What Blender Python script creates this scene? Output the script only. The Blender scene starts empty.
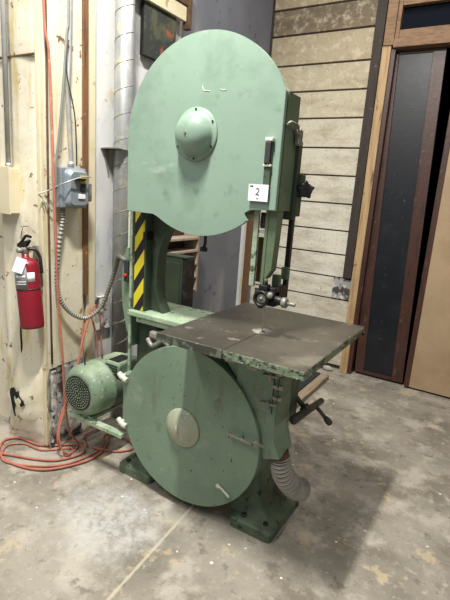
import bpy, bmesh, math, random
from mathutils import Vector, Matrix
random.seed(7)
S = bpy.context.scene
COL = S.collection
PI = math.pi

# ------------------------------------------------------------------ materials
def lin(c):
    return tuple(((v/255)/12.92 if v/255 <= .04045 else ((v/255+.055)/1.055)**2.4) for v in c)+(1,)
MATS = {}
def mat(name, base, rough=.6, metal=0, layers=(), bump=0, bscale=60, spec=.5):
    """layers: (noise_scale, lo, hi, colour, (sx,sy,sz), detail)"""
    if name in MATS: return MATS[name]
    m = bpy.data.materials.new(name); m.use_nodes = True
    nt = m.node_tree; N = nt.nodes; L = nt.links
    b = N['Principled BSDF']; b.inputs['Roughness'].default_value = rough
    b.inputs['Metallic'].default_value = metal
    b.inputs['Specular IOR Level'].default_value = spec
    tc = N.new('ShaderNodeTexCoord')
    rgb = N.new('ShaderNodeRGB'); rgb.outputs[0].default_value = lin(base)
    cur = rgb.outputs[0]
    for i, l in enumerate(layers):
        sc, lo, hi, c = l[:4]; st = l[4] if len(l) > 4 else (1, 1, 1); det = l[5] if len(l) > 5 else 4
        mp = N.new('ShaderNodeMapping'); mp.inputs['Scale'].default_value = st
        mp.inputs['Location'].default_value = (i*3.7, i*1.3, i*2.1)
        L.new(tc.outputs['Object'], mp.inputs[0])
        n = N.new('ShaderNodeTexNoise'); n.inputs['Scale'].default_value = sc; n.inputs['Detail'].default_value = det
        n.inputs['Roughness'].default_value = .6
        L.new(mp.outputs[0], n.inputs[0])
        r = N.new('ShaderNodeMapRange'); r.inputs[1].default_value = lo; r.inputs[2].default_value = hi
        L.new(n.outputs[0], r.inputs[0])
        mx = N.new('ShaderNodeMix'); mx.data_type = 'RGBA'
        mx.inputs[7].default_value = lin(c)
        L.new(r.outputs[0], mx.inputs[0]); L.new(cur, mx.inputs[6]); cur = mx.outputs[2]
    L.new(cur, b.inputs['Base Color'])
    if bump:
        n = N.new('ShaderNodeTexNoise'); n.inputs['Scale'].default_value = bscale; n.inputs['Detail'].default_value = 5
        L.new(tc.outputs['Object'], n.inputs[0])
        bp = N.new('ShaderNodeBump'); bp.inputs['Strength'].default_value = bump; bp.inputs['Distance'].default_value = .01
        L.new(n.outputs[0], bp.inputs['Height']); L.new(bp.outputs[0], b.inputs['Normal'])
    MATS[name] = m
    return m

GU = mat('green_upper', (127, 150, 134), .38, 0, [(2.2, .4, .75, (137, 159, 143)), (5, .52, .7, (117, 139, 123)), (12, .6, .75, (110, 132, 115)), (70, .72, .75, (176, 190, 176)), (1.6, .62, .66, (146, 164, 148), (1, 1, 3), 8)], .05, 30)
GL = mat('green_lower', (116, 138, 117), .48, 0, [(3, .4, .7, (102, 124, 104)), (9, .6, .75, (134, 148, 128)), (5, .6, .78, (100, 104, 78), (3, 3, .5)), (7, .62, .72, (90, 106, 86)), (19, .695, .71, (54, 60, 44), (1, 1, 1), 8), (45, .67, .69, (56, 62, 48)), (55, .70, .72, (180, 184, 166))], .1, 40)
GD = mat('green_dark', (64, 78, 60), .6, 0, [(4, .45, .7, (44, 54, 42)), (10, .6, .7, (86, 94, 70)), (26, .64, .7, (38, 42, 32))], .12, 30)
GF = mat('green_foot', (88, 104, 82), .6, 0, [(6, .45, .7, (64, 78, 58)), (5, .60, .68, (40, 42, 32)), (22, .6, .66, (34, 38, 28)), (40, .66, .70, (146, 150, 126))], .3, 30)
GP = mat('green_pale', (142, 162, 136), .6, 0, [(8, .5, .65, (172, 184, 160)), (14, .6, .66, (88, 100, 78)), (40, .62, .66, (58, 60, 46))], .25, 40)
GM = mat('motor_green', (116, 136, 112), .5, 0, [(5, .48, .7, (158, 170, 146)), (14, .6, .68, (82, 98, 78)), (30, .62, .68, (180, 184, 158)), (40, .66, .68, (40, 44, 34))], .12, 40)
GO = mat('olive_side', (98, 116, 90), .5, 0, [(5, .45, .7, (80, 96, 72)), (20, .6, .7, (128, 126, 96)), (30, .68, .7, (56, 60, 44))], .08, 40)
TT = mat('table_iron', (86, 81, 72), .33, .3, [(3, .4, .65, (66, 62, 54)), (2.6, .55, .7, (122, 116, 104)), (8, .62, .7, (58, 54, 48)), (14, .62, .70, (128, 122, 110)), (50, .68, .72, (156, 150, 138))], .08, 50)
TE = mat('table_edge_green', (114, 130, 106), .6, 0, [(14, .52, .57, (66, 66, 52), (1, 1, 2)), (40, .55, .6, (44, 44, 36), (1, 1, 2)), (50, .6, .66, (176, 182, 160))], .3, 50)
TEd = mat('table_edge_iron', (66, 68, 60), .6, .2, [(20, .5, .62, (110, 118, 104))], .1, 50)
BLK = mat('black_iron', (34, 34, 33), .45, .4, [(20, .5, .7, (64, 62, 58))])
GRY = mat('grey_steel', (146, 145, 134), .5, .35, [(20, .5, .7, (100, 100, 90))])
PALE = mat('pale_metal', (196, 200, 184), .5, .1, [(30, .6, .7, (140, 150, 130))])
CAP2 = mat('dusty_cap', (158, 162, 140), .55, 0, [(8, .45, .7, (130, 144, 122)), (30, .6, .66, (180, 182, 160))])
RUST = mat('rusty_brown', (92, 66, 42), .8, 0, [(14, .45, .7, (60, 44, 30))])
CRK = mat('crank_iron', (70, 67, 58), .5, .2, [(12, .5, .7, (50, 48, 42))])
SILV = mat('galvanised', (172, 174, 172), .45, .45, [(5, .4, .7, (150, 153, 156)), (18, .55, .7, (188, 187, 178)), (7, .58, .66, (196, 186, 160))])
RIBD = mat('hose_groove', (88, 84, 76), .8)
ARMD = mat('conduit_groove', (84, 84, 78), .6)
RIBB = mat('hose_grey', (158, 153, 144), .75, 0, [(12, .5, .7, (128, 122, 110))])
RED = mat('extinguisher_red', (128, 22, 38), .35, 0, [(8, .6, .8, (108, 20, 32))])
LAB = mat('label_grey', (128, 134, 136), .5)
WHT = mat('white_paper', (228, 230, 232), .7)
WHP = mat('white_smear', (205, 208, 192), .7)
INK = mat('ink', (60, 62, 78), .8)
INKG = mat('ink_green', (60, 98, 66), .8)
SWG = mat('switch_grey', (136, 146, 154), .42, .3, [(10, .5, .7, (152, 160, 166)), (40, .66, .7, (110, 114, 118))])
SWY = mat('switch_yellow', (160, 145, 60), .5)
BTN = mat('button_red', (170, 40, 44), .5)
CREAM = mat('cream_paint', (214, 207, 184), .5, 0, [(2.5, .45, .7, (228, 223, 206)), (4, .54, .74, (200, 188, 152), (1, 1, .5)), (3, .58, .72, (200, 184, 130), (4, 4, .6)), (8, .65, .69, (156, 130, 96)), (18, .65, .68, (118, 98, 74)), (45, .67, .70, (104, 88, 68))], .35, 12)
CREAM2 = mat('cream_plain', (208, 198, 168), .6, 0, [(3, .5, .7, (194, 180, 142)), (12, .64, .7, (160, 140, 104))])
WALLW = mat('white_wall', (200, 202, 202), .6, 0, [(2, .45, .7, (214, 212, 206)), (5, .56, .68, (166, 167, 172), (1, 1, .4)), (6, .62, .68, (206, 192, 156)), (20, .64, .7, (176, 168, 150))], .12, 12)
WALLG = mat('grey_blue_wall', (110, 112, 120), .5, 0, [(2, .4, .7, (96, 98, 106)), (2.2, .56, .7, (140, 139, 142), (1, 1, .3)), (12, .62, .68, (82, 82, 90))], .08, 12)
PEEL = mat('peeled_plaster', (162, 160, 158), .8, 0, [(7, .5, .56, (70, 66, 60)), (12, .54, .6, (208, 206, 198)), (8, .6, .7, (150, 126, 96)), (30, .6, .66, (60, 56, 50))], .5, 30)
PLANK = mat('brown_plank', (116, 80, 48), .75, 0, [(9, .45, .7, (80, 52, 32), (3, 3, .4)), (30, .62, .7, (160, 130, 92))], .2, 40)
DARKPOST = mat('dark_post', (54, 45, 38), .75, 0, [(9, .5, .7, (38, 32, 28), (3, 3, .4)), (30, .66, .7, (90, 80, 66))], .2, 40)
STUD = mat('pine_stud', (180, 152, 112), .7, 0, [(10, .45, .7, (146, 114, 78), (4, 4, .3)), (6, .6, .68, (104, 78, 56), (3, 3, .5)), (20, .66, .72, (98, 70, 48))], .15, 40)
FRAMEW = mat('frame_wood', (136, 106, 78), .7, 0, [(10, .45, .7, (104, 78, 54), (1, 4, 4)), (24, .64, .72, (74, 54, 40))], .1, 40)
STILE = mat('door_stile_brown', (70, 44, 36), .42, 0, [(8, .5, .7, (50, 32, 27), (3, 3, .5)), (16, .62, .7, (92, 72, 62), (2, 2, .6)), (50, .69, .72, (140, 120, 110))], .1, 40)
PANEL = mat('door_panel_dark', (22, 25, 31), .38, .0, [(6, .5, .7, (30, 33, 40)), (60, .69, .73, (110, 112, 112)), (25, .70, .74, (84, 86, 90))], .05, 20, .45)
TANB = mat('tan_board', (170, 146, 116), .65, 0, [(3, .45, .7, (156, 132, 102)), (40, .7, .73, (196, 176, 150))])
NAVY = mat('dark_pane', (12, 16, 28), .75, 0, (), 0, 60, .1)
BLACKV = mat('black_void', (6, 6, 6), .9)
HOSE = mat('hose_orange', (178, 108, 88), .55, 0, [(12, .5, .7, (150, 84, 70)), (30, .6, .7, (196, 150, 130))])
CABL = mat('cable_grey', (120, 124, 120), .55)
CABD = mat('cable_dark', (44, 44, 44), .6)
ARMC = mat('armoured_conduit', (160, 160, 150), .5, .25)
RACKW = mat('rack_wood', (160, 144, 126), .8, 0, [(20, .5, .7, (122, 100, 80), (4, 1, 1))])
RACKD = mat('rack_dark', (62, 42, 32), .8)
CABG = mat('cabinet_green', (46, 58, 42), .6, 0, [(9, .60, .66, (90, 66, 48)), (5, .5, .7, (38, 48, 36))])
MATD = mat('dark_mat', (28, 34, 42), .7)
ARTC = mat('art_colours', (46, 50, 46), .6, 0, [(9, .48, .6, (74, 78, 58)), (7, .57, .64, (140, 80, 52)), (14, .6, .68, (58, 70, 78))])
DEB = mat('debris', (170, 168, 156), .9, 0, [(20, .5, .6, (110, 102, 90))], .5, 40)

def stripes():
    m = bpy.data.materials.new('hazard_tape'); m.use_nodes = True
    nt = m.node_tree; N = nt.nodes; L = nt.links; b = N['Principled BSDF']; b.inputs['Roughness'].default_value = .45
    tc = N.new('ShaderNodeTexCoord'); sp = N.new('ShaderNodeSeparateXYZ'); L.new(tc.outputs['Object'], sp.inputs[0])
    def ma(op, a, bb):
        n = N.new('ShaderNodeMath'); n.operation = op
        for i, v in enumerate((a, bb)):
            if v is None: continue
            if isinstance(v, (int, float)): n.inputs[i].default_value = v
            else: L.new(v, n.inputs[i])
        return n.outputs[0]
    # object coordinates are relative to the saw's base point (ROOT)
    xx = ma('MULTIPLY', ma('ADD', sp.outputs[0], -1.18+1.63), 1.5)
    u = ma('SUBTRACT', sp.outputs[2], xx)
    w = ma('DIVIDE', ma('SUBTRACT', 3.0, u), .150)
    w = ma('FRACT', ma('ADD', w, .947), None)
    c = ma('LESS_THAN', w, .52)
    mx = N.new('ShaderNodeMix'); mx.data_type = 'RGBA'
    mx.inputs[6].default_value = lin((30, 29, 32)); mx.inputs[7].default_value = lin((206, 190, 44))
    L.new(c, mx.inputs[0]); L.new(mx.outputs[2], b.inputs['Base Color'])
    return m
TAPE = stripes()

def floor_mat():
    m = bpy.data.materials.new('concrete_floor'); m.use_nodes = True
    nt = m.node_tree; N = nt.nodes; L = nt.links; b = N['Principled BSDF']; b.inputs['Roughness'].default_value = .75
    tc = N.new('ShaderNodeTexCoord')
    def noise(s, d=6, loc=(0, 0, 0), st=(1, 1, 1)):
        mp = N.new('ShaderNodeMapping'); mp.inputs['Location'].default_value = loc; mp.inputs['Scale'].default_value = st
        L.new(tc.outputs['Object'], mp.inputs[0])
        n = N.new('ShaderNodeTexNoise'); n.inputs['Scale'].default_value = s; n.inputs['Detail'].default_value = d
        n.inputs['Roughness'].default_value = .65
        L.new(mp.outputs[0], n.inputs[0]); return n.outputs[0]
    def rng(v, lo, hi, a=0, z=1):
        r = N.new('ShaderNodeMapRange'); L.new(v, r.inputs[0])
        for i, q in enumerate((lo, hi, a, z)): r.inputs[i+1].default_value = q
        return r.outputs[0]
    def mix(f, a, c):
        mx = N.new('ShaderNodeMix'); mx.data_type = 'RGBA'; L.new(f, mx.inputs[0])
        if isinstance(a, tuple): mx.inputs[6].default_value = lin(a)
        else: L.new(a, mx.inputs[6])
        mx.inputs[7].default_value = lin(c); return mx.outputs[2]
    def M(op, a, c=None):
        n = N.new('ShaderNodeMath'); n.operation = op
        for i, v in enumerate((a, c)):
            if v is None: continue
            if isinstance(v, (int, float)): n.inputs[i].default_value = v
            else: L.new(v, n.inputs[i])
        return n.outputs[0]
    MC0 = lambda c: c
    cur = mix(rng(noise(1.6), .38, .62), (124, 116, 102), (160, 152, 138)) if 0 else mix(rng(noise(1.6), .4, .6), MC0((122, 115, 103)), (152, 145, 132))
    cur = mix(rng(noise(3.5, 8, (4, 2, 0)), .5, .6, 0, .8), cur, (174, 167, 154))
    cur = mix(rng(noise(2.3, 8, (9, 2, 0)), .55, .63, 0, .75), cur, (112, 103, 89))
    cur = mix(rng(noise(5.5, 9, (19, 12, 0)), .59, .63, 0, .6), cur, (186, 168, 134))
    cur = mix(rng(noise(22, 6, (1, 7, 0)), .55, .7, 0, .6), cur, (182, 176, 162))
    cur = mix(rng(noise(9, 8, (5, 5, 0)), .58, .64, 0, .65), cur, (98, 90, 78))
    cur = mix(rng(noise(60, 4, (5, 9, 0)), .58, .68, 0, .4), cur, (96, 88, 76))
    # pale spill patch left in front of the saw
    sp = N.new('ShaderNodeSeparateXYZ'); L.new(tc.outputs['Object'], sp.inputs[0])
    dx = M('MULTIPLY', M('ADD', sp.outputs[0], 1.42), 2.6); dy = M('MULTIPLY', M('SUBTRACT', sp.outputs[1], 1.42), 3.0)
    dd = M('SQRT', M('ADD', M('MULTIPLY', dx, dx), M('MULTIPLY', dy, dy)))
    dd = M('ADD', dd, M('MULTIPLY', noise(5, 8, (2, 2, 0)), 1.6))
    cur = mix(M('MULTIPLY', rng(dd, 1.2, 1.7, .75, 0), rng(noise(28, 9, (3, 1, 0)), .40, .56, .35, 1)), cur, (186, 185, 182))
    # saw-cut joint, worn pale
    j = M('ABSOLUTE', M('ADD', M('ADD', sp.outputs[0], 1.118), M('MULTIPLY', M('SUBTRACT', sp.outputs[1], 1.4), .088)))
    j = M('ADD', j, M('MULTIPLY', noise(30), .01))
    cur = mix(rng(j, .009, .015, .75, 0), cur, (188, 180, 158))
    # paint flecks
    v = N.new('ShaderNodeTexVoronoi'); v.inputs['Scale'].default_value = 13; L.new(tc.outputs['Object'], v.inputs[0])
    sz = M('MULTIPLY', noise(1.3, 2, (3, 8, 0)), .19)
    f = M('LESS_THAN', v.outputs['Distance'], M('SUBTRACT', sz, .015))
    f2 = M('MULTIPLY', f, rng(noise(19, 2, (8, 8, 0)), .50, .53))
    cur = mix(f2, cur, (226, 222, 208))
    L.new(cur, b.inputs['Base Color'])
    bp = N.new('ShaderNodeBump'); bp.inputs['Strength'].default_value = .15; bp.inputs['Distance'].default_value = .01
    L.new(noise(40), bp.inputs['Height']); L.new(bp.outputs[0], b.inputs['Normal'])
    return m
FLOOR = floor_mat()

def board_mat():
    m = bpy.data.materials.new('whitewashed_boards'); m.use_nodes = True
    nt = m.node_tree; N = nt.nodes; L = nt.links; b = N['Principled BSDF']; b.inputs['Roughness'].default_value = .8
    tc = N.new('ShaderNodeTexCoord')
    def noise(s, st=(1, 1, 1), loc=(0, 0, 0)):
        mp = N.new('ShaderNodeMapping'); mp.inputs['Scale'].default_value = st; mp.inputs['Location'].default_value = loc
        L.new(tc.outputs['Object'], mp.inputs[0])
        n = N.new('ShaderNodeTexNoise'); n.inputs['Scale'].default_value = s; n.inputs['Detail'].default_value = 7; n.inputs['Roughness'].default_value = .7
        L.new(mp.outputs[0], n.inputs[0]); return n.outputs[0]
    def rng(v, lo, hi, a=0, z=1):
        r = N.new('ShaderNodeMapRange'); L.new(v, r.inputs[0])
        for i, q in enumerate((lo, hi, a, z)): r.inputs[i+1].default_value = q
        return r.outputs[0]
    def mix(f, a, c):
        mx = N.new('ShaderNodeMix'); mx.data_type = 'RGBA'; L.new(f, mx.inputs[0])
        L.new(a, mx.inputs[6])
        if isinstance(c, tuple): mx.inputs[7].default_value = lin(c)
        else: L.new(c, mx.inputs[7])
        return mx.outputs[2]
    # each board carries its own tone in a face attribute (whitish low down, browner and darker towards the top)
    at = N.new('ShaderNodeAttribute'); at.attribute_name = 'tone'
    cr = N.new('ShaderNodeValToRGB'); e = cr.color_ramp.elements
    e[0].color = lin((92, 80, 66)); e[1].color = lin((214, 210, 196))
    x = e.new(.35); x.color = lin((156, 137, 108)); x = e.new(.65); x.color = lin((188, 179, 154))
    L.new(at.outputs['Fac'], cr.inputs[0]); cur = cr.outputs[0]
    cur = mix(rng(noise(3, (1, 1, 3)), .45, .66, 0, .65), cur, (146, 130, 104))
    cur = mix(rng(noise(14, (1, 1, 1), (3, 3, 3)), .5, .64, 0, .45), cur, (216, 206, 178))
    cur = mix(rng(noise(50, (1, 1, 1), (5, 3, 3)), .55, .68, 0, .6), cur, (120, 102, 76))
    cur = mix(rng(noise(6, (1, 1, 1), (8, 1, 3)), .7, .73), cur, (84, 66, 48))
    L.new(cur, b.inputs['Base Color'])
    bp = N.new('ShaderNodeBump'); bp.inputs['Strength'].default_value = .25; bp.inputs['Distance'].default_value = .01
    L.new(noise(18, (.4, 1, 4)), bp.inputs['Height']); L.new(bp.outputs[0], b.inputs['Normal'])
    return m
BOARD = board_mat()

# ------------------------------------------------------------------ geometry helpers
class MB:
    def __init__(s): s.bm = bmesh.new(); s.mi = 0
    def _f(s, vs):
        try: f = s.bm.faces.new(vs); f.material_index = s.mi; return f
        except ValueError: return None
    def box(s, x0, x1, y0, y1, z0, z1, bev=0, M=None):
        b = bmesh.new(); bmesh.ops.create_cube(b, size=1)
        for v in b.verts: v.co = Vector(((x0+x1)/2+v.co.x*(x1-x0), (y0+y1)/2+v.co.y*(y1-y0), (z0+z1)/2+v.co.z*(z1-z0)))
        if bev: bmesh.ops.bevel(b, geom=b.edges[:], offset=bev, segments=2, affect='EDGES', profile=.5)
        if M: b.transform(M)
        return s.add(b)
    def add(s, b):
        mp = {v: s.bm.verts.new(v.co) for v in b.verts}
        for f in b.faces:
            g = s._f([mp[v] for v in f.verts])
            if g:
                g.smooth = f.smooth
                if f.material_index: g.material_index = f.material_index
        b.free(); return s
    def prism(s, pts, y0, y1, axis='y', bev=0):
        """pts is an outline in the two other axes, extruded along axis"""
        b = bmesh.new()
        def P(p, d): return {'y': (p[0], d, p[1]), 'x': (d, p[0], p[1]), 'z': (p[0], p[1], d)}[axis]
        A = [b.verts.new(P(p, y0)) for p in pts]; B = [b.verts.new(P(p, y1)) for p in pts]
        fa = b.faces.new(A); fb = b.faces.new(B[::-1]); n = len(pts)
        for i in range(n): b.faces.new((A[i], B[i], B[(i+1) % n], A[(i+1) % n]))
        if bev:
            es = [e for e in b.edges if (e.verts[0] in A) == (e.verts[1] in A)]
            bmesh.ops.bevel(b, geom=es, offset=bev, segments=2, affect='EDGES', profile=.5)
        bmesh.ops.recalc_face_normals(b, faces=b.faces[:])
        return s.add(b)
    def lathe(s, prof, c, ax, n=32):
        """prof: (r, t) along axis vector ax from point c"""
        ax = Vector(ax).normalized(); u = ax.orthogonal().normalized(); w = ax.cross(u); c = Vector(c)
        b = bmesh.new(); rings = []
        for r, t in prof:
            if r < 1e-6: rings.append([b.verts.new(c+ax*t)])
            else: rings.append([b.verts.new(c+ax*t+(u*math.cos(2*PI*i/n)+w*math.sin(2*PI*i/n))*r) for i in range(n)])
        for A, B in zip(rings, rings[1:]):
            for i in range(n):
                j = (i+1) % n
                if len(A) == 1 and len(B) == 1: continue
                if len(A) == 1: f = b.faces.new((A[0], B[i], B[j]))
                elif len(B) == 1: f = b.faces.new((A[i], A[j], B[0]))
                else: f = b.faces.new((A[i], A[j], B[j], B[i]))
                f.smooth = True
        for R in (rings[0], rings[-1]):
            if len(R) > 1: b.faces.new(R)
        bmesh.ops.recalc_face_normals(b, faces=b.faces[:])
        return s.add(b)
    def cyl(s, p, q, r, r2=None, n=16, bev=0):
        p = Vector(p); q = Vector(q); d = (q-p).length
        r2 = r if r2 is None else r2
        if bev: pr = [(0, 0), (r-bev, 0), (r, bev), (r2, d-bev), (r2-bev, d), (0, d)]
        else: pr = [(r, 0), (r2, d)]
        return s.lathe(pr, p, q-p, n)
    def tube(s, pts, r, n=8, sub=6, rib=0, groove=False):
        P = [Vector(p) for p in pts]; Q = []
        for i in range(len(P)-1):
            p0 = P[max(i-1, 0)]; p1 = P[i]; p2 = P[i+1]; p3 = P[min(i+2, len(P)-1)]
            for k in range(sub):
                t = k/sub
                Q.append(.5*((2*p1)+(p2-p0)*t+(2*p0-5*p1+4*p2-p3)*t*t+(3*p1-p0-3*p2+p3)*t**3))
        Q.append(P[-1])
        b = bmesh.new(); rings = []; u = None
        for i, q in enumerate(Q):
            t = (Q[min(i+1, len(Q)-1)]-Q[max(i-1, 0)])
            if t.length < 1e-7: t = Vector((0, 0, 1))
            t.normalize()
            u = t.orthogonal().normalized() if u is None else (u-t*u.dot(t)).normalized()
            w = t.cross(u); rr = 0 if callable(r) else r*(1+(rib if i % 2 else 0))
            if callable(r): rr = r(i/(len(Q)-1))*(1+(rib if i % 2 else 0))
            rings.append([b.verts.new(q+(u*math.cos(2*PI*k/n)+w*math.sin(2*PI*k/n))*rr) for k in range(n)])
        for i, (A, B) in enumerate(zip(rings, rings[1:])):
            for k in range(n):
                f = b.faces.new((A[k], A[(k+1) % n], B[(k+1) % n], B[k])); f.smooth = not groove
                f.material_index = 1 if groove and i % 2 else 0
        b.faces.new(rings[0][::-1]); b.faces.new(rings[-1])
        return s.add(b)
    def loft(s, secs, smooth=False):
        """secs: list of closed point lists of the same length"""
        b = bmesh.new(); R = [[b.verts.new(p) for p in sec] for sec in secs]; n = len(R[0])
        for A, B in zip(R, R[1:]):
            for k in range(n):
                f = b.faces.new((A[k], A[(k+1) % n], B[(k+1) % n], B[k])); f.smooth = smooth
        b.faces.new(R[0][::-1]); b.faces.new(R[-1])
        bmesh.ops.recalc_face_normals(b, faces=b.faces[:])
        return s.add(b)
    def build(s, name, mats, parent=None, loc=None):
        if loc is None and parent is not None:
            base = parent
            while base.parent: base = base.parent
            off = base.matrix_basis.inverted()
            s.bm.transform(off)
        elif loc is not None:
            s.bm.transform(Matrix.Translation(-Vector(loc)))
        me = bpy.data.meshes.new(name); s.bm.to_mesh(me); s.bm.free()
        for m in (mats if isinstance(mats, (list, tuple)) else [mats]): me.materials.append(m)
        o = bpy.data.objects.new(name, me); COL.objects.link(o)
        if parent is not None: o.parent = parent
        if loc is not None: o.location = loc
        return o

def thing(name, label, cat, loc, group=None, rot=None):
    o = bpy.data.objects.new(name, None); COL.objects.link(o); o.empty_display_size = .05
    o.location = loc
    if rot: o.rotation_euler = rot
    o['label'] = label; o['category'] = cat
    if group: o['group'] = group
    return o
def tag(o, label, cat, group=None):
    o['label'] = label; o['category'] = cat
    if group: o['group'] = group
    return o
def struct(o):
    o['kind'] = 'structure'; return o
def rr(cx, cy, w, h, r, n=5):
    out = []
    for sx, sy, a0 in ((1, 1, 0), (-1, 1, 90), (-1, -1, 180), (1, -1, 270)):
        for k in range(n+1):
            a = math.radians(a0+90*k/n)
            out.append((cx+sx*(w/2-r)+math.cos(a)*r, cy+sy*(h/2-r)+math.sin(a)*r))
    return out

# ------------------------------------------------------------------ the room
b = MB(); b.box(-6, 3.5, -3, 4.26, -.1, 0); struct(b.build('floor', FLOOR))

# back wall: horizontal boards x -2.22..-1.2 at y 4.2
ZB = [0.03, .235, .455, .679, .886, 1.099, 1.317, 1.559, 1.804, 2.045, 2.298, 2.53, 2.757, 3.012, 3.23, 3.5, 3.8]
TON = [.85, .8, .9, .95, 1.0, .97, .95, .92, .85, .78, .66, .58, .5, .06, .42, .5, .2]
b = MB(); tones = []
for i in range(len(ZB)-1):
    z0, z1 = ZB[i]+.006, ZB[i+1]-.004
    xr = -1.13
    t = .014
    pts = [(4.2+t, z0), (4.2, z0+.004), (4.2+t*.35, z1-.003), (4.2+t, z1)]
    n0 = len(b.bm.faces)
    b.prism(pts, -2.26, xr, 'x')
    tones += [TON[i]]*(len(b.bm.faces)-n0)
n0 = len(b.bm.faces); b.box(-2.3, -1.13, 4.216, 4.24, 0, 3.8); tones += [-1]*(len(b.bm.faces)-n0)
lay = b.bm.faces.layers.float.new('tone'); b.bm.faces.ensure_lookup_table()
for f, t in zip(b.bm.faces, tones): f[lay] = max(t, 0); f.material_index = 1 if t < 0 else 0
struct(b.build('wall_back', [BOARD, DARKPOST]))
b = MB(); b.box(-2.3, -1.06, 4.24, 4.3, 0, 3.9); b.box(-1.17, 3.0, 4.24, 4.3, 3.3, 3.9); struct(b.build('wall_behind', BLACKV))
# left wall: white painted stretch, then the grey-blue stretch up to the corner
b = MB(); b.box(-2.3, -2.2, 1.9, 2.84, 0, 3.9); struct(b.build('wall_left', WALLW))
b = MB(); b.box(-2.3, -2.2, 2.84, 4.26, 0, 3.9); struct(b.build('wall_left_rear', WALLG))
b = MB(); b.box(-4.5, -2.5, 1.72, 1.8, 0, 3.9)
for k in range(9): b.box(-2.62-.2*k, -2.58-.2*k, 1.705, 1.72, 0, 3.9)
struct(b.build('wall_side', CREAM))
# trims
b = MB(); b.box(-1.235, -1.155, 4.15, 4.2, .9, 3.8, .004); struct(b.build('trim_1', DARKPOST))
b = MB(); b.box(-1.145, -1.075, 4.13, 4.2, 0, 2.83, .004); struct(b.build('trim_2', STUD))
b = MB(); b.box(-1.14, -1.06, 4.12, 4.26, 2.83, 3.8, .004); struct(b.build('trim_3', FRAMEW))
b = MB(); b.box(-1.06, 1.5, 4.12, 4.26, 2.81, 2.875, .004); struct(b.build('trim_4', FRAMEW))
b = MB(); b.box(-1.06, -1.03, 4.14, 4.26, 2.875, 3.8, .003); b.box(-1.045, 1.5, 4.15, 4.26, 2.875, 2.945, .003); b.box(-1.045, 1.5, 4.15, 4.26, 3.12, 3.8, .003)
w = struct(b.build('window_1', FRAMEW))
b = MB(); b.box(-1.045, 1.5, 4.2, 4.215, 2.945, 3.12); b.build('pane', NAVY, w)
b = MB(); b.box(-1.075, -1.04, 4.15, 4.26, 0, 2.81, .002); struct(b.build('trim_5', STILE))
b = MB(); b.box(-1.33, -1.155, 4.192, 4.2, .69, .885, .002); struct(b.build('trim_8', PEEL))
# corner boards
b = MB(); b.box(-2.2, -2.17, 3.955, 4.085, 0, 2.0, .003); struct(b.build('trim_6', PLANK))
b = MB(); b.box(-2.2, -2.185, 4.18, 4.2, 2.0, 3.8, .003); struct(b.build('trim_10', DARKPOST))
b = MB(); b.box(-2.2, -2.17, 3.90, 3.95, 0, 1.75, .003); struct(b.build('trim_7', WALLW))
# dark space behind the sliding doors
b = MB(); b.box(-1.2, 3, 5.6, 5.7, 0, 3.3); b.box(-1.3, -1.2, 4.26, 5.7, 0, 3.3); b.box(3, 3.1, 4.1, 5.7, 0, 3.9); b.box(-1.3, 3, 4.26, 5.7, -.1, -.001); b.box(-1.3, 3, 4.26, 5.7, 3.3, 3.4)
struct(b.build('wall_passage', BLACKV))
# dark sliding door
b = MB(); b.box(-1.06, -.978, 4.21, 4.245, .02, 2.84, .003); b.box(-.72, -.622, 4.21, 4.245, .02, 2.84, .003); b.box(-.98, -.72, 4.212, 4.243, 2.78, 2.84); b.box(-.98, -.72, 4.212, 4.243, .02, .05)
SH = Matrix.Identity(4); SH[0][2] = -.03; SH[0][3] = .038   # the hanging door leans a little
b.bm.transform(SH)
d = struct(b.build('door_1', STILE))
b = MB(); b.box(-.98, -.718, 4.222, 4.236, .05, 2.78); b.bm.transform(SH); b.build('door_panel', PANEL, d)
# tan door
b = MB(); b.box(-.565, -.522, 4.16, 4.2, .02, 2.79, .003); b.box(-.522, .6, 4.162, 4.198, 2.3, 2.79); b.box(.6, .68, 4.16, 4.2, .02, 2.79, .003)
d = struct(b.build('door_2', STILE))
b = MB(); b.box(-.523, .6, 4.17, 4.19, .02, 2.3); b.build('door_panel', TANB, d)
b = MB(); b.box(.68, 3.5, 4.2, 4.26, 0, 3.8); struct(b.build('wall_back_right', TANB))

# ------------------------------------------------------------------ cream clad column on the left
# front (facing the camera) with shallow folds
col = thing('wall_column', 'cream painted sheet metal column behind the fire extinguisher, torn and bent at its foot', 'column', (-2.32, 1.75, 0))
xs = [-2.56, -2.52, -2.50, -2.44, -2.41, -2.37, -2.30, -2.24, -2.19, -2.185, -2.15, -2.14]
dy = [.03, .0, .012, .012, 0, -.008, -.004, .004, .008, .022, .02, 0]
zs = [0, .03, .07, .12, .18, .22, .26, .30, .34, .40, .46, .53, .6, .8, 1.2, 1.65, 2.22, 2.23, 3.0, 3.8]
b = MB()
G = []
for z in zs:
    row = []
    for i, x in enumerate(xs):
        k = max(0, 1-z/.62)
        bul = (-.085*math.sin(min(1, k)*PI)*math.exp(-((x+2.30)/.1)**2) - .06*k*math.exp(-((x+2.44)/.05)**2)+random.uniform(-.014, .014)*(k > 0)) if z < .62 else 0
        row.append(b.bm.verts.new((x+.02*k*random.uniform(-1, 1)*(1 if 0 < i < 11 else 0), 1.64+dy[i]+bul+(.004 if z == 2.22 else 0), z)))
    G.append(row)
for a, c in zip(G, G[1:]):
    for i in range(len(xs)-1): b._f((a[i], a[i+1], c[i+1], c[i])).smooth = True
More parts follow.
